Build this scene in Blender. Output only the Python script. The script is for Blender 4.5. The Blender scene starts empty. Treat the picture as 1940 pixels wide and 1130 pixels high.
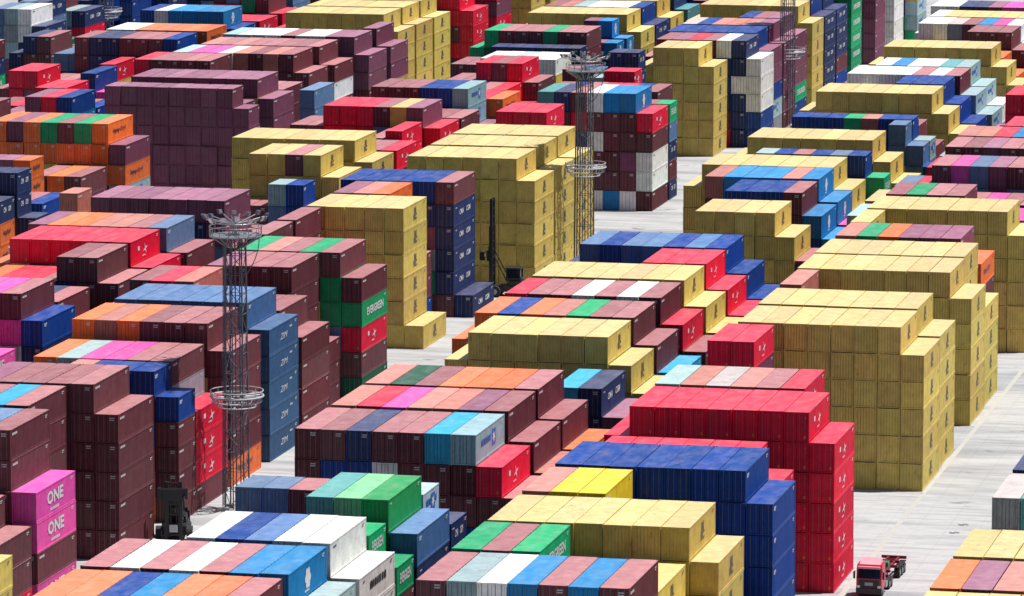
import bpy, math, random
import numpy as np
from mathutils import Matrix, Vector

# ------------------------------------------------------------------ scene, camera, light
SC = bpy.context.scene
COLL = SC.collection
random.seed(7)

CAM_F, CAM_PITCH, CAM_YAW, CAM_ROLL, CAM_H = 10069.81, 0.1454720904990784, -0.21883286347579506, 0.0006882658787788678, 101.19134901957894
PHOTO_W, PHOTO_H = 1940.0, 1130.0


def camera_axes():
    cy, sy = math.cos(CAM_YAW), math.sin(CAM_YAW)
    fwd0 = np.array([sy, cy, 0.0]); right = np.array([cy, -sy, 0.0]); up = np.array([0, 0, 1.0])
    fwd = fwd0 * math.cos(CAM_PITCH) - up * math.sin(CAM_PITCH)
    u = up * math.cos(CAM_PITCH) + fwd0 * math.sin(CAM_PITCH)
    r2 = right * math.cos(CAM_ROLL) + u * math.sin(CAM_ROLL)
    u2 = u * math.cos(CAM_ROLL) - right * math.sin(CAM_ROLL)
    return r2, u2, fwd


AX_R, AX_U, AX_F = camera_axes()
cam_data = bpy.data.cameras.new('camera')
cam_data.sensor_width = 36.0
cam_data.lens = CAM_F / PHOTO_W * 36.0
cam_data.clip_start = 5.0
cam_data.clip_end = 6000.0
cam = bpy.data.objects.new('camera', cam_data)
COLL.objects.link(cam)
cam.matrix_world = Matrix(((AX_R[0], AX_U[0], -AX_F[0], 0), (AX_R[1], AX_U[1], -AX_F[1], 0), (AX_R[2], AX_U[2], -AX_F[2], CAM_H), (0, 0, 0, 1)))
SC.camera = cam

SUN_DIR = Vector((0.34, 0.12, 0.93)).normalized()      # towards the sun: high, from the right and a little behind the stacks
sun_data = bpy.data.lights.new('sun', 'SUN')
sun_data.energy = 5.0
sun_data.angle = math.radians(0.5)
sun_data.color = (1.0, 0.96, 0.9)
sun = bpy.data.objects.new('sun', sun_data)
sun.rotation_euler = SUN_DIR.to_track_quat('Z', 'Y').to_euler()
COLL.objects.link(sun)

world = bpy.data.worlds.new('World')
SC.world = world
world.use_nodes = True
wn = world.node_tree
sky = wn.nodes.new('ShaderNodeTexSky')
sky.sky_type = 'NISHITA'
sky.sun_disc = False
sky.sun_elevation = math.asin(SUN_DIR.z)
sky.sun_rotation = math.atan2(SUN_DIR.x, SUN_DIR.y)
sky.dust_density = 1.5
wn.links.new(sky.outputs[0], wn.nodes['Background'].inputs[0])
wn.nodes['Background'].inputs[1].default_value = 0.055

SC.view_settings.view_transform = 'Standard'
SC.view_settings.look = 'None'
SC.view_settings.exposure = 0.45
SC.view_settings.gamma = 1.0
SC.cycles.max_bounces = 6
SC.cycles.diffuse_bounces = 3
SC.cycles.glossy_bounces = 2
SC.cycles.transmission_bounces = 2
SC.cycles.caustics_reflective = False
SC.cycles.caustics_refractive = False


# ------------------------------------------------------------------ materials
def new_mat(name):
    m = bpy.data.materials.new(name); m.use_nodes = True
    nt = m.node_tree
    return m, nt, nt.nodes['Principled BSDF']


def nd(nt, t, **kw):
    n = nt.nodes.new(t)
    for k, v in kw.items():
        if k in n.inputs: n.inputs[k].default_value = v
        else: setattr(n, k, v)
    return n


def mixc(nt, fac, a, b, mode='MIX'):
    m = nt.nodes.new('ShaderNodeMix'); m.data_type = 'RGBA'; m.blend_type = mode
    for sock, v in ((0, fac), (6, a), (7, b)):
        if isinstance(v, (int, float)): m.inputs[sock].default_value = v
        elif isinstance(v, tuple): m.inputs[sock].default_value = v
        else: nt.links.new(v, m.inputs[sock])
    return m.outputs[2]


def ramp(nt, src, p0, p1):
    r = nt.nodes.new('ShaderNodeMapRange')
    r.inputs['From Min'].default_value = p0; r.inputs['From Max'].default_value = p1
    nt.links.new(src, r.inputs['Value'])
    return r.outputs[0]


def paint(name, stuff, roof):
    """Weathered container paint; the colour comes from the object (or, in the one big mesh, from a face attribute)."""
    m, nt, b = new_mat(name)
    if stuff:
        a = nt.nodes.new('ShaderNodeAttribute'); a.attribute_name = 'paint'; col = a.outputs['Color']
    else:
        col = nt.nodes.new('ShaderNodeObjectInfo').outputs['Color']
    geo = nt.nodes.new('ShaderNodeNewGeometry')
    mp = nt.nodes.new('ShaderNodeMapping'); nt.links.new(geo.outputs['Position'], mp.inputs['Vector'])
    big = nd(nt, 'ShaderNodeTexNoise', Scale=0.35, Detail=4.0, Roughness=0.6)
    nt.links.new(mp.outputs[0], big.inputs['Vector'])
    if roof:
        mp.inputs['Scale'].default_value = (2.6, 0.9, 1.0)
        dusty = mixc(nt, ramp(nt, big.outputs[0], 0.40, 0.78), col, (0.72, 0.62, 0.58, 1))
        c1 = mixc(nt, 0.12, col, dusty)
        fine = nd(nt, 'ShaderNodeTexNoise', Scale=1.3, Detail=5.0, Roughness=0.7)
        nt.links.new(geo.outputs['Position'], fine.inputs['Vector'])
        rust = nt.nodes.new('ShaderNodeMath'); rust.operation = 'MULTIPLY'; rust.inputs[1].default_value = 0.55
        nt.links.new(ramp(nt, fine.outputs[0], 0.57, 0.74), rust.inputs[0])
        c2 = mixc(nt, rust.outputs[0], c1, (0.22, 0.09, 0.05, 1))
    else:
        mp.inputs['Scale'].default_value = (1.5, 1.5, 0.25)
        c1 = mixc(nt, ramp(nt, big.outputs[0], 0.35, 0.85), col, (0.30, 0.25, 0.22, 1))
        c1 = mixc(nt, 0.06, col, c1)
        fine = nd(nt, 'ShaderNodeTexNoise', Scale=2.2, Detail=4.0, Roughness=0.7)
        mp2 = nt.nodes.new('ShaderNodeMapping'); mp2.inputs['Scale'].default_value = (1, 1, 0.35)
        nt.links.new(geo.outputs['Position'], mp2.inputs['Vector']); nt.links.new(mp2.outputs[0], fine.inputs['Vector'])
        rust = nt.nodes.new('ShaderNodeMath'); rust.operation = 'MULTIPLY'; rust.inputs[1].default_value = 0.6
        nt.links.new(ramp(nt, fine.outputs[0], 0.60, 0.76), rust.inputs[0])
        c2 = mixc(nt, rust.outputs[0], c1, (0.16, 0.07, 0.04, 1))
    tone = nd(nt, 'ShaderNodeTexNoise', Scale=0.9, Detail=5.0, Roughness=0.65)
    nt.links.new(geo.outputs['Position'], tone.inputs['Vector'])
    mr = nt.nodes.new('ShaderNodeMapRange'); nt.links.new(tone.outputs[0], mr.inputs['Value'])
    mr.inputs['From Min'].default_value = 0.3; mr.inputs['From Max'].default_value = 0.7
    mr.inputs['To Min'].default_value = 0.80; mr.inputs['To Max'].default_value = 1.12
    vm = nt.nodes.new('ShaderNodeVectorMath'); vm.operation = 'SCALE'
    nt.links.new(c2, vm.inputs[0]); nt.links.new(mr.outputs[0], vm.inputs['Scale'])
    nt.links.new(vm.outputs[0], b.inputs['Base Color'])
    b.inputs['Roughness'].default_value = 0.45 if roof else 0.55
    b.inputs['Specular IOR Level'].default_value = 0.5 if roof else 0.12
    return m


def plain(name, col, rough=0.6, metal=0.0, var=0.12, scale=1.2):
    m, nt, b = new_mat(name)
    geo = nt.nodes.new('ShaderNodeNewGeometry')
    n = nd(nt, 'ShaderNodeTexNoise', Scale=scale, Detail=4.0)
    nt.links.new(geo.outputs['Position'], n.inputs['Vector'])
    d = tuple(c * (1 - 2.2 * var) for c in col) + (1,)
    nt.links.new(mixc(nt, n.outputs[0], tuple(min(1, c * (1 + var)) for c in col) + (1,), d), b.inputs['Base Color'])
    b.inputs['Roughness'].default_value = rough
    b.inputs['Metallic'].default_value = metal
    return m


M_WALL = paint('container_paint', False, False)
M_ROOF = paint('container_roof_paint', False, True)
M_SWALL = paint('stacked_paint', True, False)
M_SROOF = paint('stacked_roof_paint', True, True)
M_DARK = plain('dark_gasket', (0.015, 0.015, 0.017), 0.8)
M_BLACK = plain('black_print', (0.02, 0.02, 0.022), 0.6)
M_WHITE = plain('white_print', (0.54, 0.54, 0.55), 0.5, var=0.03)
M_FADED = plain('faded_black_print', (0.085, 0.075, 0.055), 0.6)
M_NAVYP = plain('dark_navy_print', (0.05, 0.025, 0.05), 0.5)
M_AMBER = plain('amber_print', (0.65, 0.26, 0.03), 0.5)
M_BLUEP = plain('blue_print', (0.02, 0.12, 0.4), 0.5)
M_STEEL = plain('galvanised_steel', (0.30, 0.31, 0.34), 0.42, 0.6)
M_TOWER = plain('grey_mast_paint', (0.12, 0.13, 0.165), 0.5, 0.3)
M_RING = plain('pale_ring_paint', (0.42, 0.43, 0.46), 0.45)
M_LAMP = plain('lamp_glass', (0.75, 0.77, 0.8), 0.2, 0.0, 0.05)
M_HBLACK = plain('black_machine_paint', (0.012, 0.012, 0.016), 0.5)
M_TYRE = plain('tyre_rubber', (0.02, 0.02, 0.02), 0.85)
M_BAR = plain('door_bar_steel', (0.17, 0.16, 0.165), 0.5)
M_TRED = plain('red_cab_paint', (0.42, 0.008, 0.04), 0.35)
M_TDARK = plain('worn_red_frame_paint', (0.20, 0.01, 0.03), 0.5, 0, 0.25, 3.0)
M_TPINK = plain('pale_red_paint', (0.75, 0.30, 0.36), 0.4)
M_GLASS = plain('dark_glass', (0.01, 0.015, 0.018), 0.12)
M_GREEN = plain('green_box_paint', (0.02, 0.2, 0.09), 0.5)
M_LINE = plain('cream_line_paint', (0.39, 0.385, 0.36), 0.7, 0, 0.08, 0.6)


def ground_mat():
    """pale yard concrete: slabs, worn grey wheel lanes, patches and oil stains"""
    m, nt, b = new_mat('concrete_ground')
    geo = nt.nodes.new('ShaderNodeNewGeometry')

    def noise(scale, detail, rough, stretch=None):
        n = nd(nt, 'ShaderNodeTexNoise', Scale=scale, Detail=detail, Roughness=rough)
        if stretch:
            mp = nt.nodes.new('ShaderNodeMapping'); mp.inputs['Scale'].default_value = stretch
            nt.links.new(geo.outputs['Position'], mp.inputs['Vector']); nt.links.new(mp.outputs[0], n.inputs['Vector'])
        else: nt.links.new(geo.outputs['Position'], n.inputs['Vector'])
        return n.outputs[0]
    c = mixc(nt, ramp(nt, noise(1.0, 6.0, 0.62, (0.045, 0.20, 1)), 0.46, 0.64), (0.385, 0.388, 0.392, 1), (0.235, 0.24, 0.255, 1))
    c = mixc(nt, ramp(nt, noise(1.0, 7.0, 0.75, (0.05, 0.8, 1)), 0.50, 0.70), c, (0.20, 0.205, 0.22, 1))      # wheel streaks
    c = mixc(nt, ramp(nt, noise(0.7, 6.0, 0.7), 0.50, 0.78), c, (0.29, 0.29, 0.30, 1))
    c = mixc(nt, ramp(nt, noise(0.16, 3.0, 0.5), 0.66, 0.72), c, (0.15, 0.15, 0.155, 1))                      # stains
    bt = nt.nodes.new('ShaderNodeTexBrick')       # slab joints
    bt.inputs['Scale'].default_value = 0.16; bt.inputs['Mortar Size'].default_value = 0.006
    bt.offset = 0.0
    bt.inputs['Color1'].default_value = (1, 1, 1, 1); bt.inputs['Color2'].default_value = (0.93, 0.93, 0.94, 1); bt.inputs['Mortar'].default_value = (0.66, 0.66, 0.66, 1)
    nt.links.new(geo.outputs['Position'], bt.inputs['Vector'])
    c = mixc(nt, 0.4, c, bt.outputs['Color'], 'MULTIPLY')
    nt.links.new(c, b.inputs['Base Color'])
    b.inputs['Roughness'].default_value = 0.85
    return m


M_GROUND = ground_mat()


# ------------------------------------------------------------------ small mesh helpers
class MB:
    """Collects quads / polygons into one mesh."""
    def __init__(self): self.v = []; self.f = []; self.mi = []

    def poly(self, pts, mi=0):
        k = len(self.v); self.v += [tuple(p) for p in pts]; self.f.append(tuple(range(k, k + len(pts)))); self.mi.append(mi)

    def box(self, x0, x1, y0, y1, z0, z1, mi=0):
        k = len(self.v)
        self.v += [(x0, y0, z0), (x1, y0, z0), (x1, y1, z0), (x0, y1, z0), (x0, y0, z1), (x1, y0, z1), (x1, y1, z1), (x0, y1, z1)]
        for q in ((0, 3, 2, 1), (4, 5, 6, 7), (0, 1, 5, 4), (1, 2, 6, 5), (2, 3, 7, 6), (3, 0, 4, 7)):
            self.f.append(tuple(k + i for i in q)); self.mi.append(mi)

    def tube(self, a, b, r, n=6, mi=0, r2=None, caps=True):
        a, b = Vector(a), Vector(b); d = (b - a).normalized()
        s = d.cross(Vector((0, 0, 1)))
        if s.length < 1e-4: s = Vector((1, 0, 0))
        s.normalize(); t = d.cross(s); k = len(self.v); r2 = r if r2 is None else r2
        for p, rr in ((a, r), (b, r2)):
            for i in range(n):
                w = 2 * math.pi * i / n
                self.v.append(tuple(p + s * (rr * math.cos(w)) + t * (rr * math.sin(w))))
        for i in range(n):
            j = (i + 1) % n
            self.f.append((k + i, k + n + i, k + n + j, k + j)); self.mi.append(mi)
        if caps:
            self.f.append(tuple(k + i for i in range(n))); self.mi.append(mi)
            self.f.append(tuple(k + n + i for i in reversed(range(n)))); self.mi.append(mi)

    def ring(self, c, R, r, n=28, m=6, mi=0):
        k = len(self.v)
        for i in range(n):
            w = 2 * math.pi * i / n
            for j in range(m):
                q = 2 * math.pi * j / m
                self.v.append((c[0] + (R + r * math.cos(q)) * math.cos(w), c[1] + (R + r * math.cos(q)) * math.sin(w), c[2] + r * math.sin(q)))
        for i in range(n):
            for j in range(m):
                a, b2 = i * m + j, i * m + (j + 1) % m; c2, d = ((i + 1) % n) * m + (j + 1) % m, ((i + 1) % n) * m + j
                self.f.append((k + a, k + d, k + c2, k + b2)); self.mi.append(mi)

    def disc(self, c, R0, R1, z0, z1, n=28, mi=0):
        """flat annular plate"""
        for i in range(n):
            w0, w1 = 2 * math.pi * i / n, 2 * math.pi * (i + 1) / n
            P = lambda R, w, z: (c[0] + R * math.cos(w), c[1] + R * math.sin(w), z)
            self.poly([P(R0, w0, z1), P(R1, w0, z1), P(R1, w1, z1), P(R0, w1, z1)], mi)
            self.poly([P(R0, w1, z0), P(R1, w1, z0), P(R1, w0, z0), P(R0, w0, z0)], mi)
            self.poly([P(R1, w0, z0), P(R1, w1, z0), P(R1, w1, z1), P(R1, w0, z1)], mi)
            self.poly([P(R0, w1, z0), P(R0, w0, z0), P(R0, w0, z1), P(R0, w1, z1)], mi)

    def mesh(self, name, mats):
        me = bpy.data.meshes.new(name)
        me.from_pydata(self.v, [], self.f)
        for mt in mats: me.materials.append(mt)
        if len(mats) > 1: me.polygons.foreach_set('material_index', self.mi)
        me.update()
        return me


def link(name, me, parent=None, loc=None, color=None):
    o = bpy.data.objects.new(name, me)
    COLL.objects.link(o)
    if parent is not None: o.parent = parent
    if loc is not None: o.location = loc
    if color is not None: o.color = color
    return o


def thing(name, label, cat, loc=(0, 0, 0), rz=0.0, group=None):
    o = bpy.data.objects.new(name, None); COLL.objects.link(o)
    o.empty_display_size = 0.5
    o.location = loc; o.rotation_euler = (0, 0, rz)
    o['label'] = label; o['category'] = cat
    if group: o['group'] = group
    return o


# ------------------------------------------------------------------ ground
g = MB(); g.poly([(-1600, -200, 0), (900, -200, 0), (900, 3000, 0), (-1600, 3000, 0)])
ground = link('ground', g.mesh('ground', [M_GROUND])); ground['kind'] = 'structure'
g = MB()
for x0, x1, y0, y1 in ((-77.35, -76.8, 405, 672), (-58.5, -58.1, 370, 480), (-77.2 - 24, -77.2, 545.6, 545.9)):
    g.poly([(x0, y0, 0.004), (x1, y0, 0.004), (x1, y1, 0.004), (x0, y1, 0.004)])
mk = link('ground_marking', g.mesh('ground_marking', [M_LINE])); mk['kind'] = 'structure'

# ------------------------------------------------------------------ container parts (templates)
CW, STD, HC, GAPH, PITCH = 2.438, 2.591, 2.896, 0.004, 2.49


def t_frame(L, h, doors):
    b = MB(); w = CW / 2; a = 0.03
    for sx in (-1, 1):
        for y0, y1 in ((0.02, 0.17), (L - 0.17, L - 0.02)):
            x0, x1 = sorted((sx * (w - 0.01), sx * (w - 0.16)))
            b.box(x0, x1, y0, y1, 0.12, h - 0.12)
        x0, x1 = sorted((sx * (w - 0.015), sx * (w - 0.09)))
        b.box(x0, x1, 0.18, L - 0.18, a, 0.19)
        b.box(x0, x1, 0.18, L - 0.18, h - 0.12, h - a)
        for y0, y1 in ((0.0, 0.18), (L - 0.18, L)):
            x0, x1 = sorted((sx * w, sx * (w - 0.165)))
            b.box(x0, x1, y0, y1, 0, 0.12); b.box(x0, x1, y0, y1, h - 0.12, h)
    for y0, y1 in ((0.03, 0.12), (L - 0.12, L - 0.03)):
        b.box(-w + 0.17, w - 0.17, y0, y1, a + 0.01, 0.16)
        b.box(-w + 0.17, w - 0.17, y0, y1, h - 0.14, h - a - 0.005)
    return b


def wave(n, p, d):
    """trapezoid profile: list of (s, depth)"""
    out = []
    for i in range(n):
        s = i * p
        out += [(s, 0.0), (s + p * 0.26, 0.0), (s + p * 0.5, d), (s + p * 0.76, d)]
    out.append((n * p, 0.0))
    return out


def t_walls(L, h, blank):
    b = MB(); w = CW / 2; z0, z1 = 0.17, h - 0.12
    n = int((L - 0.36) / 0.40)
    pf = wave(n, (L - 0.36) / n, 0.05)
    for sx in (-1, 1):
        for (s0, d0), (s1, d1) in zip(pf, pf[1:]):
            xa, xb = sx * (w - 0.03 - d0), sx * (w - 0.03 - d1); ya, yb = 0.18 + s0, 0.18 + s1
            q = [(xa, ya, z0), (xb, yb, z0), (xb, yb, z1), (xa, ya, z1)]
            b.poly(q if sx > 0 else q[::-1])
    n = 7; pf = wave(n, (CW - 0.34) / n, 0.055)
    for yb, front in ((L - 0.05, False), (0.05, True)):
        if front and not blank: continue
        for (s0, d0), (s1, d1) in zip(pf, pf[1:]):
            sg = 1 if front else -1
            q = [(-w + 0.17 + s0, yb + sg * d0, z0 - 0.01), (-w + 0.17 + s1, yb + sg * d1, z0 - 0.01), (-w + 0.17 + s1, yb + sg * d1, z1), (-w + 0.17 + s0, yb + sg * d0, z1)]
            b.poly(q if front else q[::-1])
    return b


def t_roof(L, h):
    b = MB(); w = CW / 2 - 0.012; n = max(6, int(L / 1.0)); pf = wave(n, (L - 0.08) / n, 0.018)
    for (s0, d0), (s1, d1) in zip(pf, pf[1:]):
        b.poly([(-w, 0.04 + s0, h - 0.008 - d0), (w, 0.04 + s0, h - 0.008 - d0), (w, 0.04 + s1, h - 0.008 - d1), (-w, 0.04 + s1, h - 0.008 - d1)])
    return b


def t_door(sx, h):
    """one leaf of the door end: ribbed panel with two bars, hinges and handle"""
    b = MB(); w = CW / 2; x0, x1 = sorted((sx * 0.012, sx * (w - 0.175))); z0, z1 = 0.17, h - 0.15
    pw = (x1 - x0) / 3.0
    for i in range(3):
        a, c = x0 + i * pw, x0 + (i + 1) * pw
        b.box(a + 0.02, c - 0.02, 0.055, 0.075, z0 + 0.06, z1 - 0.06)
    b.box(x0, x1, 0.075, 0.10, z0, z1)
    for fx in (0.28, 0.78):
        xx = x0 + (x1 - x0) * (fx if sx > 0 else 1 - fx)
        b.tube((xx, 0.035, z0 - 0.06), (xx, 0.035, z1 + 0.06), 0.022, 5, 1)
        for zz in (z0 + 0.35, z0 + 1.15, z1 - 0.4): b.box(xx - 0.06, xx + 0.06, 0.03, 0.06, zz, zz + 0.07)
        b.box(xx - 0.02, xx + 0.26 * sx if sx > 0 else xx + 0.02, 0.012, 0.03, z0 + 0.92, z0 + 0.97) if sx > 0 else b.box(xx - 0.26, xx + 0.02, 0.012, 0.03, z0 + 0.92, z0 + 0.97)
    return b


def t_bars(rows, x0, z1, mi=0, axis='x', u=0.09, step=0.20, seed=1):
    """illegible print: short strokes in rows"""
    r = random.Random(seed); b = MB()
    for i, n in enumerate(rows):
        p = x0; z = z1 - i * step
        for k in range(n):
            wd = u * r.choice((0.8, 1.0, 1.3))
            if axis == 'x': b.poly([(p, 0.028, z - u * 1.3), (p + wd, 0.028, z - u * 1.3), (p + wd, 0.028, z), (p, 0.028, z)], mi)
            else: b.poly([(CW / 2 - 0.004, p, z - u * 1.3), (CW / 2 - 0.004, p + wd, z - u * 1.3), (CW / 2 - 0.004, p + wd, z), (CW / 2 - 0.004, p, z)], mi)
            p += wd * 1.35
    return b


def text_mesh(txt, height, width, y, z, slant=0.0, bold=0.02, lines=1):
    """lettering on the right-hand side wall (x = +), centred at y, z; returns an MB"""
    cu = bpy.data.curves.new('lettering', 'FONT'); cu.body = txt; cu.align_x = 'CENTER'; cu.align_y = 'CENTER'
    cu.offset = bold; cu.resolution_u = 2; cu.shear = slant; cu.space_line = 0.8
    o = bpy.data.objects.new('lettering', cu); COLL.objects.link(o)
    dg = bpy.context.evaluated_depsgraph_get(); dg.update()
    me = o.evaluated_get(dg).to_mesh()
    P = np.array([v.co[:] for v in me.vertices]); F = [tuple(p.vertices) for p in me.polygons]
    mn, mx = P.min(0), P.max(0); c = (mn + mx) / 2; s = (mx - mn)
    o.evaluated_get(dg).to_mesh_clear(); bpy.data.objects.remove(o); bpy.data.curves.remove(cu)
    b = MB()
    for p in P: b.v.append((CW / 2 - 0.003, y + (p[0] - c[0]) * width / s[0], z + (p[1] - c[1]) * height / s[1]))
    b.f = F; b.mi = [0] * len(F)
    return b


def emblem(y, z, R, kind):
    b = MB(); X = CW / 2 - 0.003
    def pol(pts, mi=0, dx=0.0): b.poly([(X + dx, y + p[0], z + p[1]) for p in pts], mi)
    if kind == 'star':        # seven-pointed star on a square
        pol([(-R, -R), (R, -R), (R, R), (-R, R)], 1)
        for i in range(7):
            a = math.pi / 2 + 2 * math.pi * i / 7
            pol([(0, 0), (0.34 * R * math.cos(a - 0.45), 0.34 * R * math.sin(a - 0.45)), (0.85 * R * math.cos(a), 0.85 * R * math.sin(a)), (0.34 * R * math.cos(a + 0.45), 0.34 * R * math.sin(a + 0.45))], 0, 0.002)
    elif kind == 'flower':    # ring of round petals
        for i in range(6):
            a = 2 * math.pi * i / 6; cx, cz = 0.55 * R * math.cos(a), 0.55 * R * math.sin(a)
            pol([(cx + 0.33 * R * math.cos(2 * math.pi * k / 10), cz + 0.33 * R * math.sin(2 * math.pi * k / 10)) for k in range(10)])
        pol([(0.3 * R * math.cos(2 * math.pi * k / 10), 0.3 * R * math.sin(2 * math.pi * k / 10)) for k in range(10)])
    elif kind == 'cross':     # four-armed spark with a small square before it
        for i in range(4):
            a = math.pi / 2 * i + 0.35
            pol([(0, 0), (0.3 * R * math.cos(a - 0.7), 0.3 * R * math.sin(a - 0.7)), (R * 1.5 * math.cos(a), R * math.sin(a)), (0.3 * R * math.cos(a + 0.7), 0.3 * R * math.sin(a + 0.7))])
        pol([(-4.4 * R, 0.1 * R), (-3.4 * R, 0.1 * R), (-3.4 * R, 0.8 * R), (-4.4 * R, 0.8 * R)])
    return b


def joined(*bs):
    o = MB()
    for b in bs:
        k = len(o.v); o.v += b.v; o.f += [tuple(i + k for i in f) for f in b.f]; o.mi += b.mi
    return o


def side_logo(c, L, h):
    mb, mats = side_logo_main(c, L, h)
    return joined(mb, t_bars([6, 4], L * 0.88, h - 0.34, 0, 'y', 0.08, 0.17, 3)), mats


def side_logo_main(c, L, h):
    """marks printed on the long side for a paint colour: (MB, materials)"""
    zc = h / 2
    if c == 'y': return text_mesh('M\nSC', 1.6, 1.8, L * 0.5, zc + 0.1, 0, 0.07), [M_FADED]
    if c == 'p': return joined(text_mesh('ONE', 1.25, 5.0, L * 0.48, zc + 0.25, 0, 0.035), t_bars([9], L * 0.36, zc - 0.75, 0, 'y', 0.22)), [M_WHITE]
    if c in 'gG': return text_mesh('EVERGREEN', 0.95, 7.8 * L / 12.2, L * 0.52, zc + 0.1, 0, 0.03), [M_WHITE]
    if c == 'n': return joined(text_mesh('CMA', 0.7, 2.3 * L / 12.2, L * 0.36, zc + 0.15, 0.25, 0.02), text_mesh('CGM', 0.7, 2.3 * L / 12.2, L * 0.68, zc + 0.15, 0.25, 0.03), t_bars([6], L * 0.09, h - 0.5, 0, 'y', 0.1)), [M_WHITE]
    if c == 'o': return text_mesh('Hapag-Lloyd', 0.85, 6.5 * L / 12.2, L * 0.45, zc + 0.1, 0.2, 0.02), [M_NAVYP]
    if c == 'z': return joined(text_mesh('ZIM', 0.65, 3.0 * L / 12.2, L * 0.5, zc, 0.3, 0.0), t_bars([5], L * 0.7, h - 0.7, 0, 'y', 0.16)), [M_WHITE]
    if c == 'B': return joined(emblem(L * 0.5, zc, 1.05, 'flower'), t_bars([8], L * 0.42, 0.55, 0, 'y', 0.14)), [M_WHITE]
    if c in 'cle': return joined(emblem(L * 0.62, zc + 0.1, 0.75, 'star'), t_bars([7], L * 0.2, zc + 0.55, 1, 'y', 0.45)), [M_WHITE, M_BLUEP]
    if c == 'r': return joined(emblem(L * 0.5, zc, 0.7, 'cross'), t_bars([8], L * 0.40, 0.8, 0, 'y', 0.12)), [M_WHITE]
    if c == 'h': return t_bars([5], L * 0.05, h - 0.4, 0, 'y', 0.1), [M_WHITE]
    if c == 'w': return t_bars([6], L * 0.08, h - 0.4, 0, 'y', 0.14), [M_BLACK]
    if c == 'W': return joined(t_bars([7], L * 0.30, zc + 0.55, 0, 'y', 0.50, seed=5), t_bars([6], L * 0.1, h - 0.45, 0, 'y', 0.1)), [M_BLACK]
    if c in 'buIk': return t_bars([6, 4], L * 0.06, h - 0.4, 0, 'y', 0.13), [M_WHITE]
    return t_bars([7], L * 0.05, h - 0.38, 0, 'y', 0.17), [M_WHITE]


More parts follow.
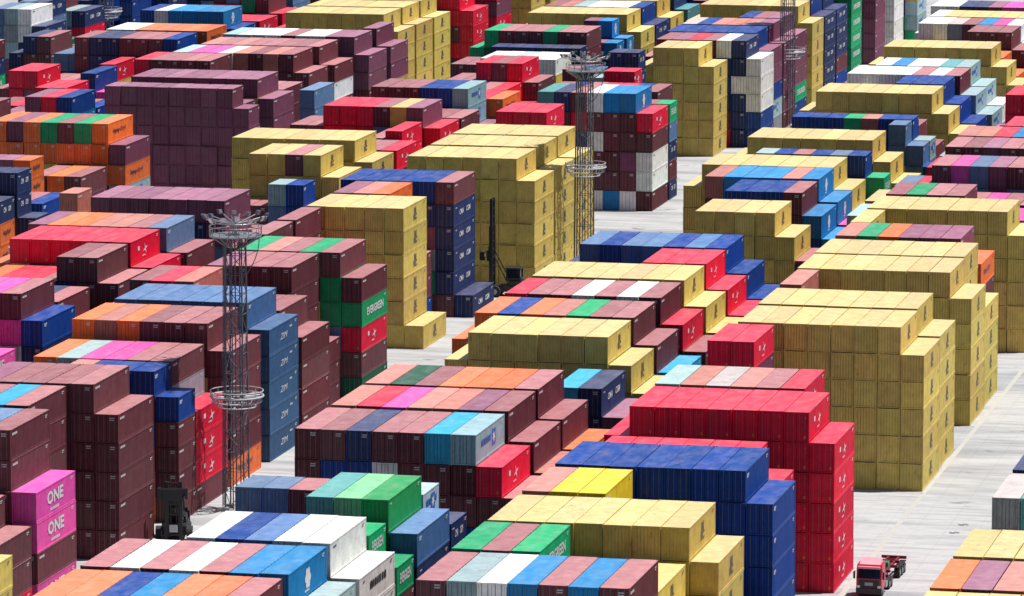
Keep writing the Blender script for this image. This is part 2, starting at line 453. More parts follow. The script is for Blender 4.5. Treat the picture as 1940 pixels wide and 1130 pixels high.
# ------------------------------------------------------------------ the yard: every row of stacks
# block | Y of the near end | X of the right edge of the last six-high column ("L": of the left edge of the first) | length | stacks left to right, '|' after that column
# a stack: height, then paint letters from the top down ('s' first: low standard boxes; '+': the last letter repeats)
YARD = '''
S|384.2|-57.5L|40|6y 6y 6y 6y 6y 6y
S|397.7|-57.5L|40|6y 6y 6y 6y 6y 6y
S|411.1|-57.5L|40|6o 6M 6a 6a 6m 6o
S|424.4|-57.5L|40|6y 6y 6y 6y 6y
S|451.3|-57.8L|40|6uk 6tw 6wm 6ub 6m
S|465.0|-57.8L|40|6nb 6bn 6bn 6nm
A|391.3|-108.5|40|6oo 6oo 6bn 6Bb 6oo 6om 6mm | 4m 3m
A|404.8|-108.4|40|6mm 6wm 6mr 6wl 6mm 6Bb 6Bb | 5lm 4wr
A|418.4|-108.4|40|4m 4r 6wm 6bm 6In 6ww 6ww | 5Ww 3m
A|431.3|-108.4|20|4m 4b 4m 4b 4m 4m 6sgg | 5sgm
A|438.5|-108.4|40|4m 4b 4m 4m 6tk 6Lgg 6hGm | 5In 3m
A|451.3|-108.4|20|6sk 6sk 6sm 4m 4b 4m 6slb | 5snk
A|472.1|-108.4|40|6mmm 6mbb 6nbm 6mwm 6mmm 6cmm 6emm | 5rmm 4mm
A|485.8|-108.4|40|6am 6rm 6pm 6am 6am 6Mm 6mm | 5mm 4am
A|499.1|-108.4|40|6am 6Gm 6mm 6om 6om 6om 6mm | 5mm 4om
A|518.0|-108.4|40|2m 2b 2m 3m 4m 4b 5cb | 5nn 4Mm
A|533.2|-108.4|40|5yy 6y 6y 6y 6y 6y 6y | 5y 4y
A|547.1|-108.4|40|5oo 6om 6bm 6om 6am 6gm 6mm 6mm | 5mm 4cc 3r
A|561.9|-108.4|40|5mm 6rm 6mm 6mm 6wm 6mm 6wm 6mm | 5rm 4mm 3m
A|575.8|-108.4|40|5y 6y 6y 6y 6y 6y 6y 6y | 5y 4y
A|589.2|-108.4|40|5m 5m 5m 5b 5m 6rm 6rm 6rm | 5rm 4ro
A|602.6|-108.6|40|5n 6In 6bn 6In 6In 6bn 6In 6bn | 5bn 4bl
A|635.1|-108.4|40|3r 6y 6y 6y 6y | 5y 4mr
A|655.5|-108.4|40|6bn 6bn 6bn 6mm | 5Bb 4Bb
A|669.7|-108.6|40|6am 6Bn 6Bm 6Bn 6am 6Bb | 5Bb 4pm
A|682.3|-108.8|40|5y 6y 6y 6y 6y 6y 6y 6y | 5y 4y
A|696.0|-106.6|20|5m 5b 6lm 6bb 6mn 6bm 6kb 6bb | 5gm
A|714.0|-108.4|40|5y 6y 6y 6y 6y 6y 6y 6y | 5y 4y
A|733.5|-106.7|20|4m 4b 4m 4b 4m 4b 6kk | 5kk 4b
A|740.3|-106.7|20|6bn 6bn 6bm 6gm 6am 6bn 6bn | 5lk
A|755.0|-108.4|40|5m 5b 5m 5b 5w 5b 5m | 4m
A|774.5|-108.8|40|5y 6y 6y 6y 6y 6y 6y 6y | 5y 4y
A|788.5|-109.0|40|5m 5w 5m 5b 6bn 6bn 6bn | 5bn 4bm
A|801.2|-108.3|40|5m 6wu 6wu 6wm 6wu 6mm 6wm 6mm | 5lk 4l
A|814.4|-108.5|40|5m 5w 6ww 6Bw 6wt 6ww 6tm 6lt | 5ll 4wl
A|843.9|-109.1|40|5y 6y 6y 6y 6y 6y 6y 6y | 5y 4y
A|858.0|-109.1|40|5m 5y 5m 5b 5y 5m 5o | 4om
A|871.9|-109.4|40|5m 5y 5u 5u 6mM 6mM 6mM | 5mm 4m
A|884.5|-109.4|40|6wu 6wu 6um 6m 6Ba 6pm 6wm | 5wt 4ro
A|897.9|-109.4|40|5w 6w 6y 6y 6y 6y 6y 6y | 5y
A|917.0|-109.4|40|6w 6w 6nm 6nm 6MM 6pp 6pp 6pm | 5m
B|405.2|-80.6|40|6mm 6lk 6wu 6Bn 6mm 6Bb 6mm | 3m
B|418.5|-80.8|40|5bm 6gG 6mm 6gG 5m 5m 5m 5y | 4y
B|431.6|-80.7|40|4y 6y 6y 6y 6y 6y 6y 6y | 5y
B|445.6|-80.8|40|5am 6am 6Yy 6Yy 3n 3n 3b 3b | 2n
B|459.1|-80.8|40|5am 6b+ 6b+ 6b+ 6b+ 6b+ 6b+ 6b+ | 5b+
B|473.0|-80.8|40|5om 6sr 6sr 6sr 6sr 6sr 6sr 5sr+
B|491.4|-80.4|40|5rM 6r+ 6r+ 6r+ 6r+ 6r+ 6r+ 6r+ | 5r+
B|505.0|-80.6|40|5cM 6lm 6am 6um 6am 6mm 6rm - | -
B|518.4|-80.6|40|5pm 4m 4m 3m 3m - - - | -
B|533.3|-80.6|40|4am 6rM 6rM 3m 3m - - - | -
B|546.7|-79.8|40|5bn 6y 6y 6y 6y 6y 6y 6y | 5y
B|560.2|-80.0|40|5bn 6y 6y 6y 6y 6y 6y 6y | 5y
B|575.4|-80.2|40|4b 6aM 4m 4m 3m - - - | -
B|588.4|-80.4|40|5y 6y 6y 6y 6y 6y 6y 6y | 5y
B|601.6|-80.6|40|5y 6y 6y 6y 6y 6y 6y 6y | 4y
B|616.8|-80.6|40|5ym 6am 6gm 6om 6Mm 6Mm 6MM 5om
B|629.2|-80.8|40|5ym 6yy 4m 4m 4m - - - | -
B|642.7|-80.8|40|5y 6y 6y 6y 6y 6y 6y 6y | 5y
B|657.0|-80.6|40|5l 5l 6mm 6gm 6mm 6mm 5pk 5km 5pm | 5M
B|672.0|-80.6|40|5y 5m 5b 5b 5k 5m 5p 5m 5m | 4m
B|687.9|-79.2|40|5kn 5rm 6mmM 6ppk 6ktm 6MMm 6mkp 6mmM 6mm | 5m
B|709.1|-80.4|40|5r 6mMM 6mMM 6MMM 6mmM 6mM 6MM 6mM | 5mM
B|722.6|-80.6|40|5l 6am 6am 6rm 6Bm 6Bm 6Bb 6mm | 5m
B|736.0|-80.8|40|5r 6rm 6am 6wm 6mm 6mm | 5m
B|756.0|-80.8|40|5w 5l 5w 5m 5w 5m
B|776.2|-80.8|40|4p 6rr 6rr 6rr 6rr 6rr 6rr 6rr
B|793.0|-80.8|40|5o 5y 5m 5o 5r 5m 5y
B|815.0|-81.2|40|5rm 5om 5rm 5m 5b 5m
B|850.0|-81.2|40|5M 6MM 6MM 6mM 6mM 6mM
B|868.0|-81.2|40|5m 6mM 6pm 6MM 6wm 6w
B|890.0|-81.2|40|5m 6wM 6om 6MM 6wm 6w
B|910.0|-81.2|40|5m 6mM 6pm 6pM 6nm 6w
C|438.0|-151.3|40|- - - | 3m 3y
C|451.5|-151.3|40|4m 4m 4m | 3m
C|465.1|-151.2|40|6mm 6mm 6km 6m+ | 4ppmp
C|478.7|-151.3|40|6mm 6mm 6cm 6m+ - | -
C|492.2|-151.4|40|6Mm 6mm 6mm 6mm 6m+ | 5m+
C|505.3|-151.4|20|5m 5a 6sam 6sam 4sam - | -
C|512.2|-151.1|20|5m 5m 6sam 6sbm 6sbm 6sbm | 5sbm+
C|518.9|-151.2|40|4m 6soa 6sla 6spa 6spm 6smm 6smul | 4srrrm
C|533.0|-151.4|40|3n 6oo 6ao 6oo 6mm 6mm 6mm | 5mmmmo
C|548.3|-151.3|40|4m 6Ib 6Ib 6Ib 6Ib 6Ib 6Ikk | 5zzzzz
C|562.5|-151.4|40|5m 6mm 6ro 6aom 5m+ 5m+ 5m+ 5m+ | 4m+
C|576.0|-153.7|40|5m 6Mm 6mm 6mm 6m+ | 3sm+
C|589.2|-151.3|40|5m 6gm 6am 6mm 6gm 6mgg | 5mgrmG
C|602.6|-151.3|40|5m 6m 5m 4m - - - | -
C|616.0|-151.3|40|5m 5n 6mm 4rm - - - -
C|629.2|-151.1|40|5m 6y 6y 6y 6y 6y 1y
C|642.7|-151.2|40|5m 5m 6Mm 6am 6oo 3m - - | -
C|655.9|-151.0|40|5M 6bn 6bn 6bn 6bn 6bn 6mnnnnm 1n
C|682.6|-151.2|40|6y 6y 6y 6y 6y 6y | 5y
C|696.2|-151.3|40|6y 6y 6y 6y 6y 6y | 5y
C|709.7|-151.4|40|6y 6y 6y 6y 6y 6y | 5y
C|737.5|-159.0|40|6rr 6rr 6rr
C|765.0|-151.4|40|5r 6tl 6nm 6mr 6wmwmmw 6BmmmmB 6BmmMmw | 5rmwwm
C|778.4|-151.4|20|5m 5n 5r 5r 5m 5n 5m | 5gknmn
C|795.0|-154.0|40|5m 5b 5m 5r 5r 5b 5m
C|813.5|-161.2|20|5l 6srr 6srr
C|824.8|-162.9|20|5m 5b 5k 6nn 6n+
C|834.0|-154.9|40|4m 5y 6y 6y 6y | 5y
C|847.8|-149.6|40|5m 6mm 6Mm 6rm 6mm 6wn 6nnwnnn | 5wwwbb
C|861.5|-150.5|40|6bn 6bn 6bn 6bn 6bm 6bm | 5MM
C|875.0|-150.5|40|6um 6bm 6am 6am 6mm 6MM | 5MMMM
C|888.5|-150.8|40|5b 5l 5m 6bm 6mm 6MM | 5MM
C|911.0|-151.6|40|5y 6y 6y 6y 6y 6y 6y 6y | 5y
C|924.5|-151.6|40|5y 5b 5m 5b 5m 6b | 5nnnnn
C|938.0|-151.6|40|6b 6m 6r 6m 6y 6nn | 5nnn
C|955.0|-151.6|40|6m 6b 6m 6m 6gG 6gG | 6gggggg
C|984.0|-151.6|40|6b 6y 6m 6b 6M 6MM | 6MMMMMM
C|1008.0|-151.6|40|6m 6r 6m 6w 6l 6uu | 6wwwwww
C|1022.0|-151.6|40|6m 6r 6m 6w 6l 6uu | 6u 5w
D|522.0|-177.4|40|5w 5m 5m
D|535.8|-177.4|40|5w 5m 4pp 4pm
D|549.4|-177.2|40|6pp 6pp 6pp 6mpw | 5bnm
D|563.5|-177.4|40|5m 5m 5b 5nm 5mm | 4m
D|578.7|-177.4|40|5o 5r 5r 5m 6mn 6mm | 5mm
D|592.2|-177.4|40|5o 6r 6r 6r 6r 6r 6r | 5rm
D|605.4|-176.9|40|5w 6Mm 6om 6om 6am 6am 6mm 6km | 5mm
D|631.6|-177.0|40|5M 6Mn 6Mn 6Mn 6Mn 6Mn 6Mn 6MM | 4m
D|647.0|-177.2|20|- - - 4m 4m 4m 4m | 4m
D|671.5|-177.4|20|3m 4m 4m 4m 4m 5lk 5bb | 4m
D|680.5|-177.4|40|6y 6y 6my 6y | 5y
D|698.0|-177.2|40|6y 6y 6y 6y 6y 6y 6y | 5y
D|712.0|-177.2|40|5m 5r 5m 5M 5m 5m 5m | 5rm
D|726.0|-177.4|40|4m 4r 4m 4M 4m 5mr 6srr | 4r
D|739.6|-177.6|40|5m 5m 6rr 6rr 6rr 6mk 6yy 6Mm | 5rm
D|753.0|-177.6|40|5m 5r 5m 5m 5r 5m 5m | 5mr
D|766.2|-177.1|40|6mM 6mM 6mM 6bn 6bn 6ee | 4Mm
D|779.7|-177.3|40|5m 5m 5b 5m 5om 5rm | 5or 4ar
D|792.2|-177.3|40|5m 5b 5m 5m 5b 5m 5r | 4r
D|804.1|-177.2|40|5m 5m 6rr 6mr 6rr | 5mm
D|829.0|-177.2|40|5m 5m 6sw 6sw 6sl 6sw 6sw
D|847.5|-177.2|20|6sn 6sn 6sn 6sn 6sn 6sn
D|856.2|-177.8|40|5gg 6gG 6mM 6mm 6mM 6gg 6mm 6mm
D|868.6|-177.7|20|5m 5y 5b 5m 5m 5b 5M | 5Bb
D|876.9|-177.7|20|5y 5y 5m 5b 5m 6Mm 6Bb | 5B
D|888.9|-177.6|40|5y 6y 6y 6y 6y 6y 6y 6y | 5y
D|902.3|-177.6|40|6m 6a 6l 6w 6w 6w 6bn | 5nM
D|915.8|-177.6|40|5y 6y 6y 6y 6y 6y 6y 6y | 5y
D|932.0|-177.6|40|6g 6m 6m 6n 6y 6b 6n | 5tG 4r
D|950.0|-177.6|40|6g 6m 6r 6m 6n 6r 6b | 5mr
D|970.0|-177.6|40|6y 6m 6r 6m 6y 6y 6y | 5y
D|990.0|-177.6|40|6m 6b 6r 6m 6n 6r 6b | 5m
E|646.0|-211.0|20|5w 5m 5n
E|653.0|-210.9|20|5m 5b 6nb 6nb 6nn | 4n
E|632.0|-211.0|40|3w 4m 4m 3w
E|617.0|-211.0|40|4ww 3m
E|634.6|-197.0|20|6aa
E|667.0|-212.0|40|4o 4m 4b
E|681.0|-218.0|20|6so 6so 6somo 6sMmo 6sMmo 6sooo
E|696.0|-215.6|40|4m 4o 4m
E|709.7|-215.8|40|6oo 6Mo 6oo 6go 6mo 6go 6ooo | 5Mol
E|758.3|-211.2|20|6M+ 6M+ 6M+ 6M+ 6M+ 6M+ 6M+ 6M+ | 5M+
E|764.8|-211.2|20|5M 5M 5M 5M 5M 5M 5M 5M
E|772.3|-211.2|40|6M 6M 6M 6M 6M 6M 6M 6M | 5MM
E|785.5|-210.7|40|5m 5m 5m 5b 5m 5m 5m 5m | - 5kk
E|797.2|-225.7|40|6rm 6mm 6mm 6mm 6mm
E|810.0|-215.6|40|6lm 6pm 6pm 6wl 6am 6mk 6am 6mm | 5m
E|823.3|-214.8|40|6am 6mm 6am 6mm 6mm 6mm 6mm 6mm | 5mwm
E|840.0|-213.3|40|6lm 6wm 6wm 6wm 6mm 6wm 6wM 6MM 6MM | 5MM
E|855.0|-213.3|40|5m 5m 5m 5m 5m 5m 6MM | 5MM
E|880.0|-218.2|40|5r 6y 6y 6y 6y 6y 6y 6y | 5y
E|893.5|-218.2|40|5r 6y 6y 6y 6y 6y 6y 6y | 5y
E|907.0|-218.2|40|5m 6y 6y 6y 6y 6y 6y 6y | 5y
E|921.0|-214.4|40|6m 6m 6b 6m 6r 6rr | 5rrrrr
E|940.0|-214.4|40|6m 6b 6m 6r 6rM 6rM | 6rMrMrM
E|958.0|-214.4|40|6m 6b 6m 6n 6m 6y 6y | 6yyyyyy 6y
E|975.0|-214.4|40|6m 6b 6n 6n 6m 6y 6y | 6y 6y
F|690.0|-250.0|40|4w 4m 4b
F|715.0|-250.0|40|5p 4m 5r
F|735.0|-248.0|40|4w 5m 5rp 5rr
F|753.0|-248.0|40|5m 5b 5m 5M 5m
F|767.0|-238.9|40|4M 4m 5M 5rr 5bB
F|780.0|-238.9|40|4m 4r 4r 5rr 5rr 4m 4bn
F|803.2|-255.7|40|4m 5rr 5rM | 4r
F|801.8|-243.3|40|3g 4gb 5bn 4p
F|816.0|-247.0|40|4m 4m 4n 4m 5r
F|831.0|-256.9|40|4n 5km 5kb
F|829.5|-240.4|40|6mm 6nn 6nn 6mm 6mm 6mm 6bb
F|844.0|-239.4|40|6wm 6wm 6oo 6oo 6oo 6oo 6oo
F|862.0|-245.0|40|5m 5n 5m 5b 5n 5b
F|878.5|-246.2|40|5b 6bn 6wu 6Bn 6Bn 6Bn 6Bn | 5bn
F|893.0|-246.2|40|5b 5r 5r | 5r
F|908.0|-246.2|40|5n 6g 6m | 5r
F|925.0|-246.2|40|6mr 6kr 6rm 6mG 6mG 6kk
F|945.0|-246.2|40|6b 6G 6m 6k 6r 6m 6m 6k
G|812.0|-278.0|40|4n 5nb 5kn 4n
G|840.0|-277.0|40|5nk 5kn 5mn
G|858.0|-270.8|40|4n 5nm 5mm
G|875.6|-279.8|40|6kk 6lu 6wwnl | 5nrm 4Gn
G|889.5|-281.6|40|5m 6kn 6nk
G|904.5|-281.6|40|6mm 6am 6mm 5l | 5nr
G|925.0|-276.4|40|6mm 6km 6mm 5nb 5nb 6b+ - 6b+
G|940.0|-276.4|40|6mm 6km 6mm 5bb 5nb 6b+ 5nb 6b+ | 5n
G|960.0|-276.0|40|6mm 6km 6mm 6bb 6nb 6bb 6bb 6bb 6bn | 6nn 6gb 6nb
G|980.0|-271.0|40|6mm 6km 6mm 6bb 6gb 6bb 6gG 6nb 6bn | 6mn 6gn 6nb
'''
PAINT = dict(m=(.122, .026, .038), M=(.165, .044, .088), a=(.42, .13, .10), r=(.66, .005, .042), p=(.70, .07, .36), b=(.001, .042, .245), h=(.010, .36, .10), z=(.032, .095, .215), I=(.045, .125, .31), e=(.26, .45, .53), n=(.013, .030, .115), k=(.085, .165, .32),
             B=(.006, .19, .46), c=(.015, .30, .50), l=(.30, .43, .46), w=(.74, .74, .72), W=(.72, .72, .70), g=(.003, .31, .125), G=(.006, .10, .05), L=(.17, .50, .24), t=(.075, .31, .32),
             o=(.72, .145, .028), y=(.575, .435, .115), Y=(.66, .49, .018), u=(.24, .25, .28))
ROOF_LIFT = dict(u=.75, m=.30, M=.21, a=.20, r=.08, y=.22, I=.12, z=.06, o=.09, n=.05, k=.06, b=.0, B=.06, g=.015)  # roof lightening per paint: bleaching plus sunlit brightness painted in
PAINT_NAME = dict(m='maroon', M='plum purple', a='faded salmon', r='red', p='magenta pink', b='royal blue', h='bright green', z='steel blue', I='faded blue', e='ice blue', n='navy blue', k='steel blue', B='bright blue', c='sky blue', l='pale blue-grey', w='white', W='white', g='green',
                  G='dark green', L='mint green', t='teal', o='orange', y='sand yellow', Y='bright yellow', u='grey')
FILL = 'mmmmmmMMbbnkyyrogaul'


def parse(txt):
    rows = []
    for ln in txt.strip().splitlines():
        b, Y, X, L, tok = ln.split('|', 4)
        left = X.endswith('L'); X = float(X.rstrip('L'))
        tk = tok.split(); n0 = tk.index('|') if '|' in tk else len(tk)
        tk = [t for t in tk if t != '|']; cols = []
        for i, t in enumerate(tk):
            if t == '-': continue
            n = int(t[0]); c = t[1:]; h = HC
            if c[0] == 's': h = STD; c = c[1:]
            xr = X + PITCH * (i + 1) if left else X + PITCH * (i + 1 - n0)
            cols.append((i, xr, n, c, h))
        rows.append(dict(b=b, key=b + Y, Y=float(Y), L=12.19 if L == '40' else 6.06, cols=cols, ri=len(rows)))
    return rows


ROWS = parse(YARD)
BOX = []
for r in ROWS:
    last = max(c[0] for c in r['cols'])
    for (i, xr, n, c, h) in r['cols']:
        rnd = random.Random(r['ri'] * 100 + i)
        for k in range(n):
            if k < len(c) and c[k] != '+': cc = c[k]
            elif c[-1] == '+': cc = c[-2]
            elif c[-1] == 'y': cc = 'y'
            else: cc = rnd.choice(FILL)
            z0 = (n - 1 - k) * (h + GAPH)
            dx, dy = rnd.uniform(-0.022, 0.022), rnd.uniform(-0.14, 0.14)
            pc = PAINT[cc]; v = rnd.uniform(0.84, 1.1) if cc in 'yrbYI' else rnd.uniform(0.78, 1.18); hs = [rnd.uniform(0.95, 1.05) for _ in range(3)]
            fade = rnd.uniform(0.0, 0.02 if cc in 'bnrGgBy' else 0.05)
            col = tuple(min(0.85, (pc[q] * v * hs[q]) * (1 - fade) + 0.5 * fade) for q in range(3))
            BOX.append(dict(r=r, i=i, k=k, n=n, c=cc, x1=xr + dx, y0=r['Y'] + dy, L=r['L'], z0=z0, h=h, col=col, rank=last - i, age=rnd.uniform(0.8, 1.15) if cc in 'yrb' else rnd.uniform(0.6, 1.4)))


def seen_pixels(W=1024, H=596):
    """how much of the picture each container shows (a small z-buffer), to choose the ones built singly"""
    s = W / PHOTO_W; f = CAM_F * s; o = np.array([0, 0, CAM_H])
    zb = np.full((H, W), 1e9); ib = np.full((H, W), -1, int)

    def quad(pts, key):
        q = np.array(pts) - o; z = q @ AX_F; x = W / 2 + f * (q @ AX_R) / z; y = H / 2 - f * (q @ AX_U) / z
        xa, xb, ya, yb = int(max(0, math.floor(x.min()))), int(min(W - 1, math.ceil(x.max()))), int(max(0, math.floor(y.min()))), int(min(H - 1, math.ceil(y.max())))
        if xb < xa or yb < ya: return
        n = np.cross(q[1] - q[0], q[2] - q[0]); d = n @ q[0]
        X, Yy = np.meshgrid(np.arange(xa, xb + 1) + .5, np.arange(ya, yb + 1) + .5)
        Z = d / ((n @ AX_R) * (X - W / 2) / f + (n @ AX_U) * (H / 2 - Yy) / f + n @ AX_F)
        ins = np.ones(X.shape, bool); m = 4
        sg = 1 if sum(x[i] * y[(i + 1) % m] - x[(i + 1) % m] * y[i] for i in range(m)) > 0 else -1
        for i in range(m):
            j = (i + 1) % m; ins &= sg * ((x[j] - x[i]) * (Yy - y[i]) - (y[j] - y[i]) * (X - x[i])) >= 0
        sub = zb[ya:yb + 1, xa:xb + 1]; ok = ins & (Z < sub); sub[ok] = Z[ok]; ib[ya:yb + 1, xa:xb + 1][ok] = key

    for b, B in enumerate(BOX):
        x1, y0, z0 = B['x1'], B['y0'], B['z0']; x0, y1, z1 = x1 - CW, y0 + B['L'], z0 + B['h']
        quad([(x0, y0, z1), (x1, y0, z1), (x1, y1, z1), (x0, y1, z1)], b * 3)
        quad([(x0, y0, z0), (x1, y0, z0), (x1, y0, z1), (x0, y0, z1)], b * 3 + 1)
        quad([(x1, y0, z0), (x1, y1, z0), (x1, y1, z1), (x1, y0, z1)], b * 3 + 2)
    return np.bincount(ib[ib >= 0], minlength=3 * len(BOX)).reshape(-1, 3)


SEEN = seen_pixels()
TOT = SEEN.sum(1)
SINGLE = set(int(b) for b in np.argsort(-TOT, kind='stable')[:300])
ANCHOR = {
    'S411.1': 'row of orange and plum roofs across the road',
    'S424.4': 'yellow row across the road below the black container',
    'S451.3': 'row across the road with black and white boxes',
    'A391.3': 'nearest row with orange and blue roofs',
    'A404.8': 'row with maroon and white striped roofs',
    'A418.4': 'row with rust stained white roofs',
    'A431.3': 'short row behind the rusty white boxes',
    'A438.5': 'row with teal, mint and green roofs',
    'A451.3': 'short low row behind the mint and green roofs',
    'A472.1': 'row ending in a sky blue box',
    'A485.8': 'row with the pink roof between maroon ones',
    'A499.1': 'row with three orange roofs near the middle lane',
    'A518.0': 'low pair behind the orange roofed row',
    'A533.2': 'first yellow row behind the sky blue box',
    'A547.1': 'mixed row with one green roof, behind yellow',
    'A561.9': 'maroon row with two white roofs',
    'A575.8': 'yellow row behind the two white roofs',
    'A589.2': 'red roofed row behind a yellow row',
    'A602.6': 'blue roofed row before the open lane',
    'A635.1': 'four-wide yellow row beyond the open lane',
    'A655.5': 'blue row behind the four-wide yellow row',
    'A669.7': 'bright blue row with pink ends',
    'A696.0': 'short row with a blue end above yellow stairs',
    'A714.0': 'seven-wide yellow row behind the green single box',
    'A774.5': 'yellow row just below the white roofs',
    'B405.2': 'foreground row with blue and maroon striped roofs',
    'B418.5': 'row with two green roofs before the yellow row',
    'B431.6': 'foreground yellow row behind the two green roofs',
    'B445.6': 'row with two bright yellow roofs beside navy ends',
    'B459.1': 'all blue row before the red tower',
    'B491.4': 'all red block beside the truck',
    'B505.0': 'pale pink row directly behind the red block',
    'B533.3': 'red pair at the big yellow block corner',
    'B546.7': 'front of the big roadside yellow block',
    'B560.2': 'second row of the big roadside yellow block',
    'B575.4': 'single pale box between the two big yellow blocks',
    'B588.4': 'front row of the second yellow block',
    'B601.6': 'rear row of the second yellow block',
    'B642.7': 'third yellow block along the road',
    'B687.9': 'dark row with one magenta end, far right',
    'C451.5': 'low row nearest at the left edge',
    'C465.1': 'left edge row with the pink pair',
    'C478.7': 'left edge row with one sky blue roof',
    'C492.2': 'tall dark maroon wall beside the black handler',
    'C512.2': 'short stacks beside the black handler mast',
    'C518.9': 'row with the red stack by the lamp tower',
    'C533.0': 'row with orange ends left of the lamp tower',
    'C548.3': 'all blue row behind the lamp tower',
    'C562.5': 'low stairs behind the long blue roof',
    'C576.0': 'crimson maroon row behind the lamp tower',
    'C589.2': 'row with two green roofs, white lettered green side',
    'C616.0': 'single maroon box left of the yellow tower',
    'C629.2': 'narrow yellow tower at the middle lane',
    'C642.7': 'orange box just behind the yellow tower',
    'C655.9': 'navy tower right of the yellow tower',
    'C682.6': 'front of the tall triple yellow block',
    'C696.2': 'middle of the tall triple yellow block',
    'C737.5': 'red row left of the second lamp tower',
    'C765.0': 'maroon and white tower behind the second lamp tower',
    'C834.0': 'slim yellow tower beside the white and navy stacks',
    'C847.8': 'white stack beside the slim yellow tower',
    'D549.4': 'row with pink roofs at the left edge',
    'D563.5': 'sunken navy row behind the pink roofs',
    'D578.7': 'maroon pair before the long red row',
    'D592.2': 'long red row at the left',
    'D605.4': 'row of orange roofs behind the red row',
    'D631.6': 'long plum row above the lamp tower crown',
    'D671.5': 'small white and blue pair before yellow stacks',
    'D680.5': 'yellow row with one maroon stripe',
    'D698.0': 'yellow row behind the maroon striped one',
    'D739.6': 'red and maroon row with one yellow box',
    'D766.2': 'row ending in a pale sky blue box',
    'D804.1': 'red row in the upper middle',
    'E653.0': 'navy tower at the left edge',
    'E634.6': 'lone pale box left of the plum row',
    'E696.0': 'lower orange pair at the left edge',
    'E709.7': 'orange, green and maroon row at the left',
    'E772.3': 'second row of the plum purple wall',
    'E785.5': 'steel blue stack right of the plum wall',
    'E810.0': 'pink roofed maroon row in the upper left',
    'E840.0': 'dark stacks before the great yellow block, top',
    'F767.0': 'red and blue trio in the upper left',
    'F803.2': 'red pair in the upper left',
    'F801.8': 'blue stairs in the upper left',
    'G858.0': 'dark stacks at the upper left edge',
    'G905.0': 'dark green stack at the upper left edge',
    'G875.6': 'stack with white boxes at the upper left edge',
    'G889.5': 'dark row behind the white boxes, upper left',
    'G904.5': 'dark row at the upper left edge',
    'G925.0': 'blue stacks beside the pale lamp tower',
}

TEMPL = {}


def template(kind, L, h, blank=False, c=''):
    key = (kind, L > 8, h, blank, c)
    if key not in TEMPL:
        if kind == 'frame': TEMPL[key] = (t_frame(L, h, not blank), [M_WALL])
        elif kind == 'walls': TEMPL[key] = (t_walls(L, h, blank), [M_WALL])
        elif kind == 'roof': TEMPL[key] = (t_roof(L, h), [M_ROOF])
        elif kind == 'door_l': TEMPL[key] = (t_door(-1, h), [M_WALL, M_BAR])
        elif kind == 'door_r': TEMPL[key] = (t_door(1, h), [M_WALL, M_BAR])
        elif kind == 'print': TEMPL[key] = (t_bars([5, 4], 0.30, h - 0.32, 0, 'x', 0.085, 0.2), [M_WHITE])
        elif kind == 'dot': TEMPL[key] = (joined(t_bars([1], CW / 2 - 0.5, 0.62, 0, 'x', 0.2), t_bars([1], CW / 2 - 0.4, h - 0.5, 0, 'x', 0.1)), [M_AMBER])
        elif kind == 'logo': TEMPL[key] = side_logo(c, L, h)
        TEMPL[key] = TEMPL[key] + (TEMPL[key][0].mesh('container_' + kind.split('_')[0], TEMPL[key][1]),)
    return TEMPL[key]


ROOF_PALE = dict(m=(.95, .43, .45), M=(.85, .42, .60), a=(.85, .50, .45), y=(.66, .57, .56), r=(.70, .42, .48), I=(.4, .6, .85), B=(.3, .7, .85))  # pale tones the roofs mix towards, for bleaching and painted-in sunlight


def faded(B):      # bleached roof paint, with sunlit brightness also put into the colour; varies per box
    k = min(0.8, ROOF_LIFT.get(B['c'], 0.03) * B['age'])
    return tuple(min(0.9, v * 1.12 * (1 - k) + k * d) for v, d in zip(B['col'], ROOF_PALE.get(B['c'], (0.62, 0.52, 0.50))))


TIER = ('top', 'second tier', 'third tier', 'fourth tier', 'fifth tier', 'sixth tier')
RANK = ('right end', 'second from right', 'third from right', 'fourth from right', 'fifth from right', 'sixth from right', 'seventh from right', 'eighth from right', 'ninth from right')
for b in sorted(SINGLE):
    B = BOX[b]; blank = B['c'] == 'y'
    lab = '%s container, %s, %s, %s' % (PAINT_NAME[B['c']], TIER[B['k']] if B['k'] < B['n'] - 1 or B['k'] == 0 else 'bottom tier', RANK[B['rank']], ANCHOR.get(B['r']['key'], 'row ' + B['r']['key']))
    root = thing('shipping_container', lab, 'shipping container', (B['x1'] - CW / 2, B['y0'], B['z0']), 0, 'shipping containers stacked in the yard')
    col = B['col'] + (1,)
    link('frame', template('frame', B['L'], B['h'])[2], root, None, col)
    link('corrugated_wall', template('walls', B['L'], B['h'], blank)[2], root, None, col)
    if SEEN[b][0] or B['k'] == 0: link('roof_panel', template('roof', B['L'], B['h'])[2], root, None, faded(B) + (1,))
    if not blank:
        link('door', template('door_l', B['L'], B['h'])[2], root, None, col); link('door', template('door_r', B['L'], B['h'])[2], root, None, col)
        if B['c'] in 'mno': link('door_print', template('print', B['L'], B['h'])[2], root)
        if B['c'] == 'r': link('door_print', template('dot', B['L'], B['h'])[2], root)
    if SEEN[b][2] > 12: link('side_print', template('logo', B['L'], B['h'], False, B['c'])[2], root)

# all other containers of the yard in one mesh: detailed where something of them shows, plain boxes where nothing does
VV, LOOPS, STARTS, TOTALS, MI, CO = [], [], [], [], [], []
nv = nl = 0
SMATS = [M_SWALL, M_SROOF, M_WHITE, M_BLACK, M_BLUEP, M_AMBER, M_NAVYP, M_BAR, M_FADED]
MB_CACHE = {}


def arrays(key, mb):
    if key not in MB_CACHE:
        MB_CACHE[key] = (np.array(mb.v, np.float32), np.concatenate([np.array(f, np.int32) for f in mb.f]), np.array([len(f) for f in mb.f], np.int32), np.array(mb.mi, np.int32))
    return MB_CACHE[key]


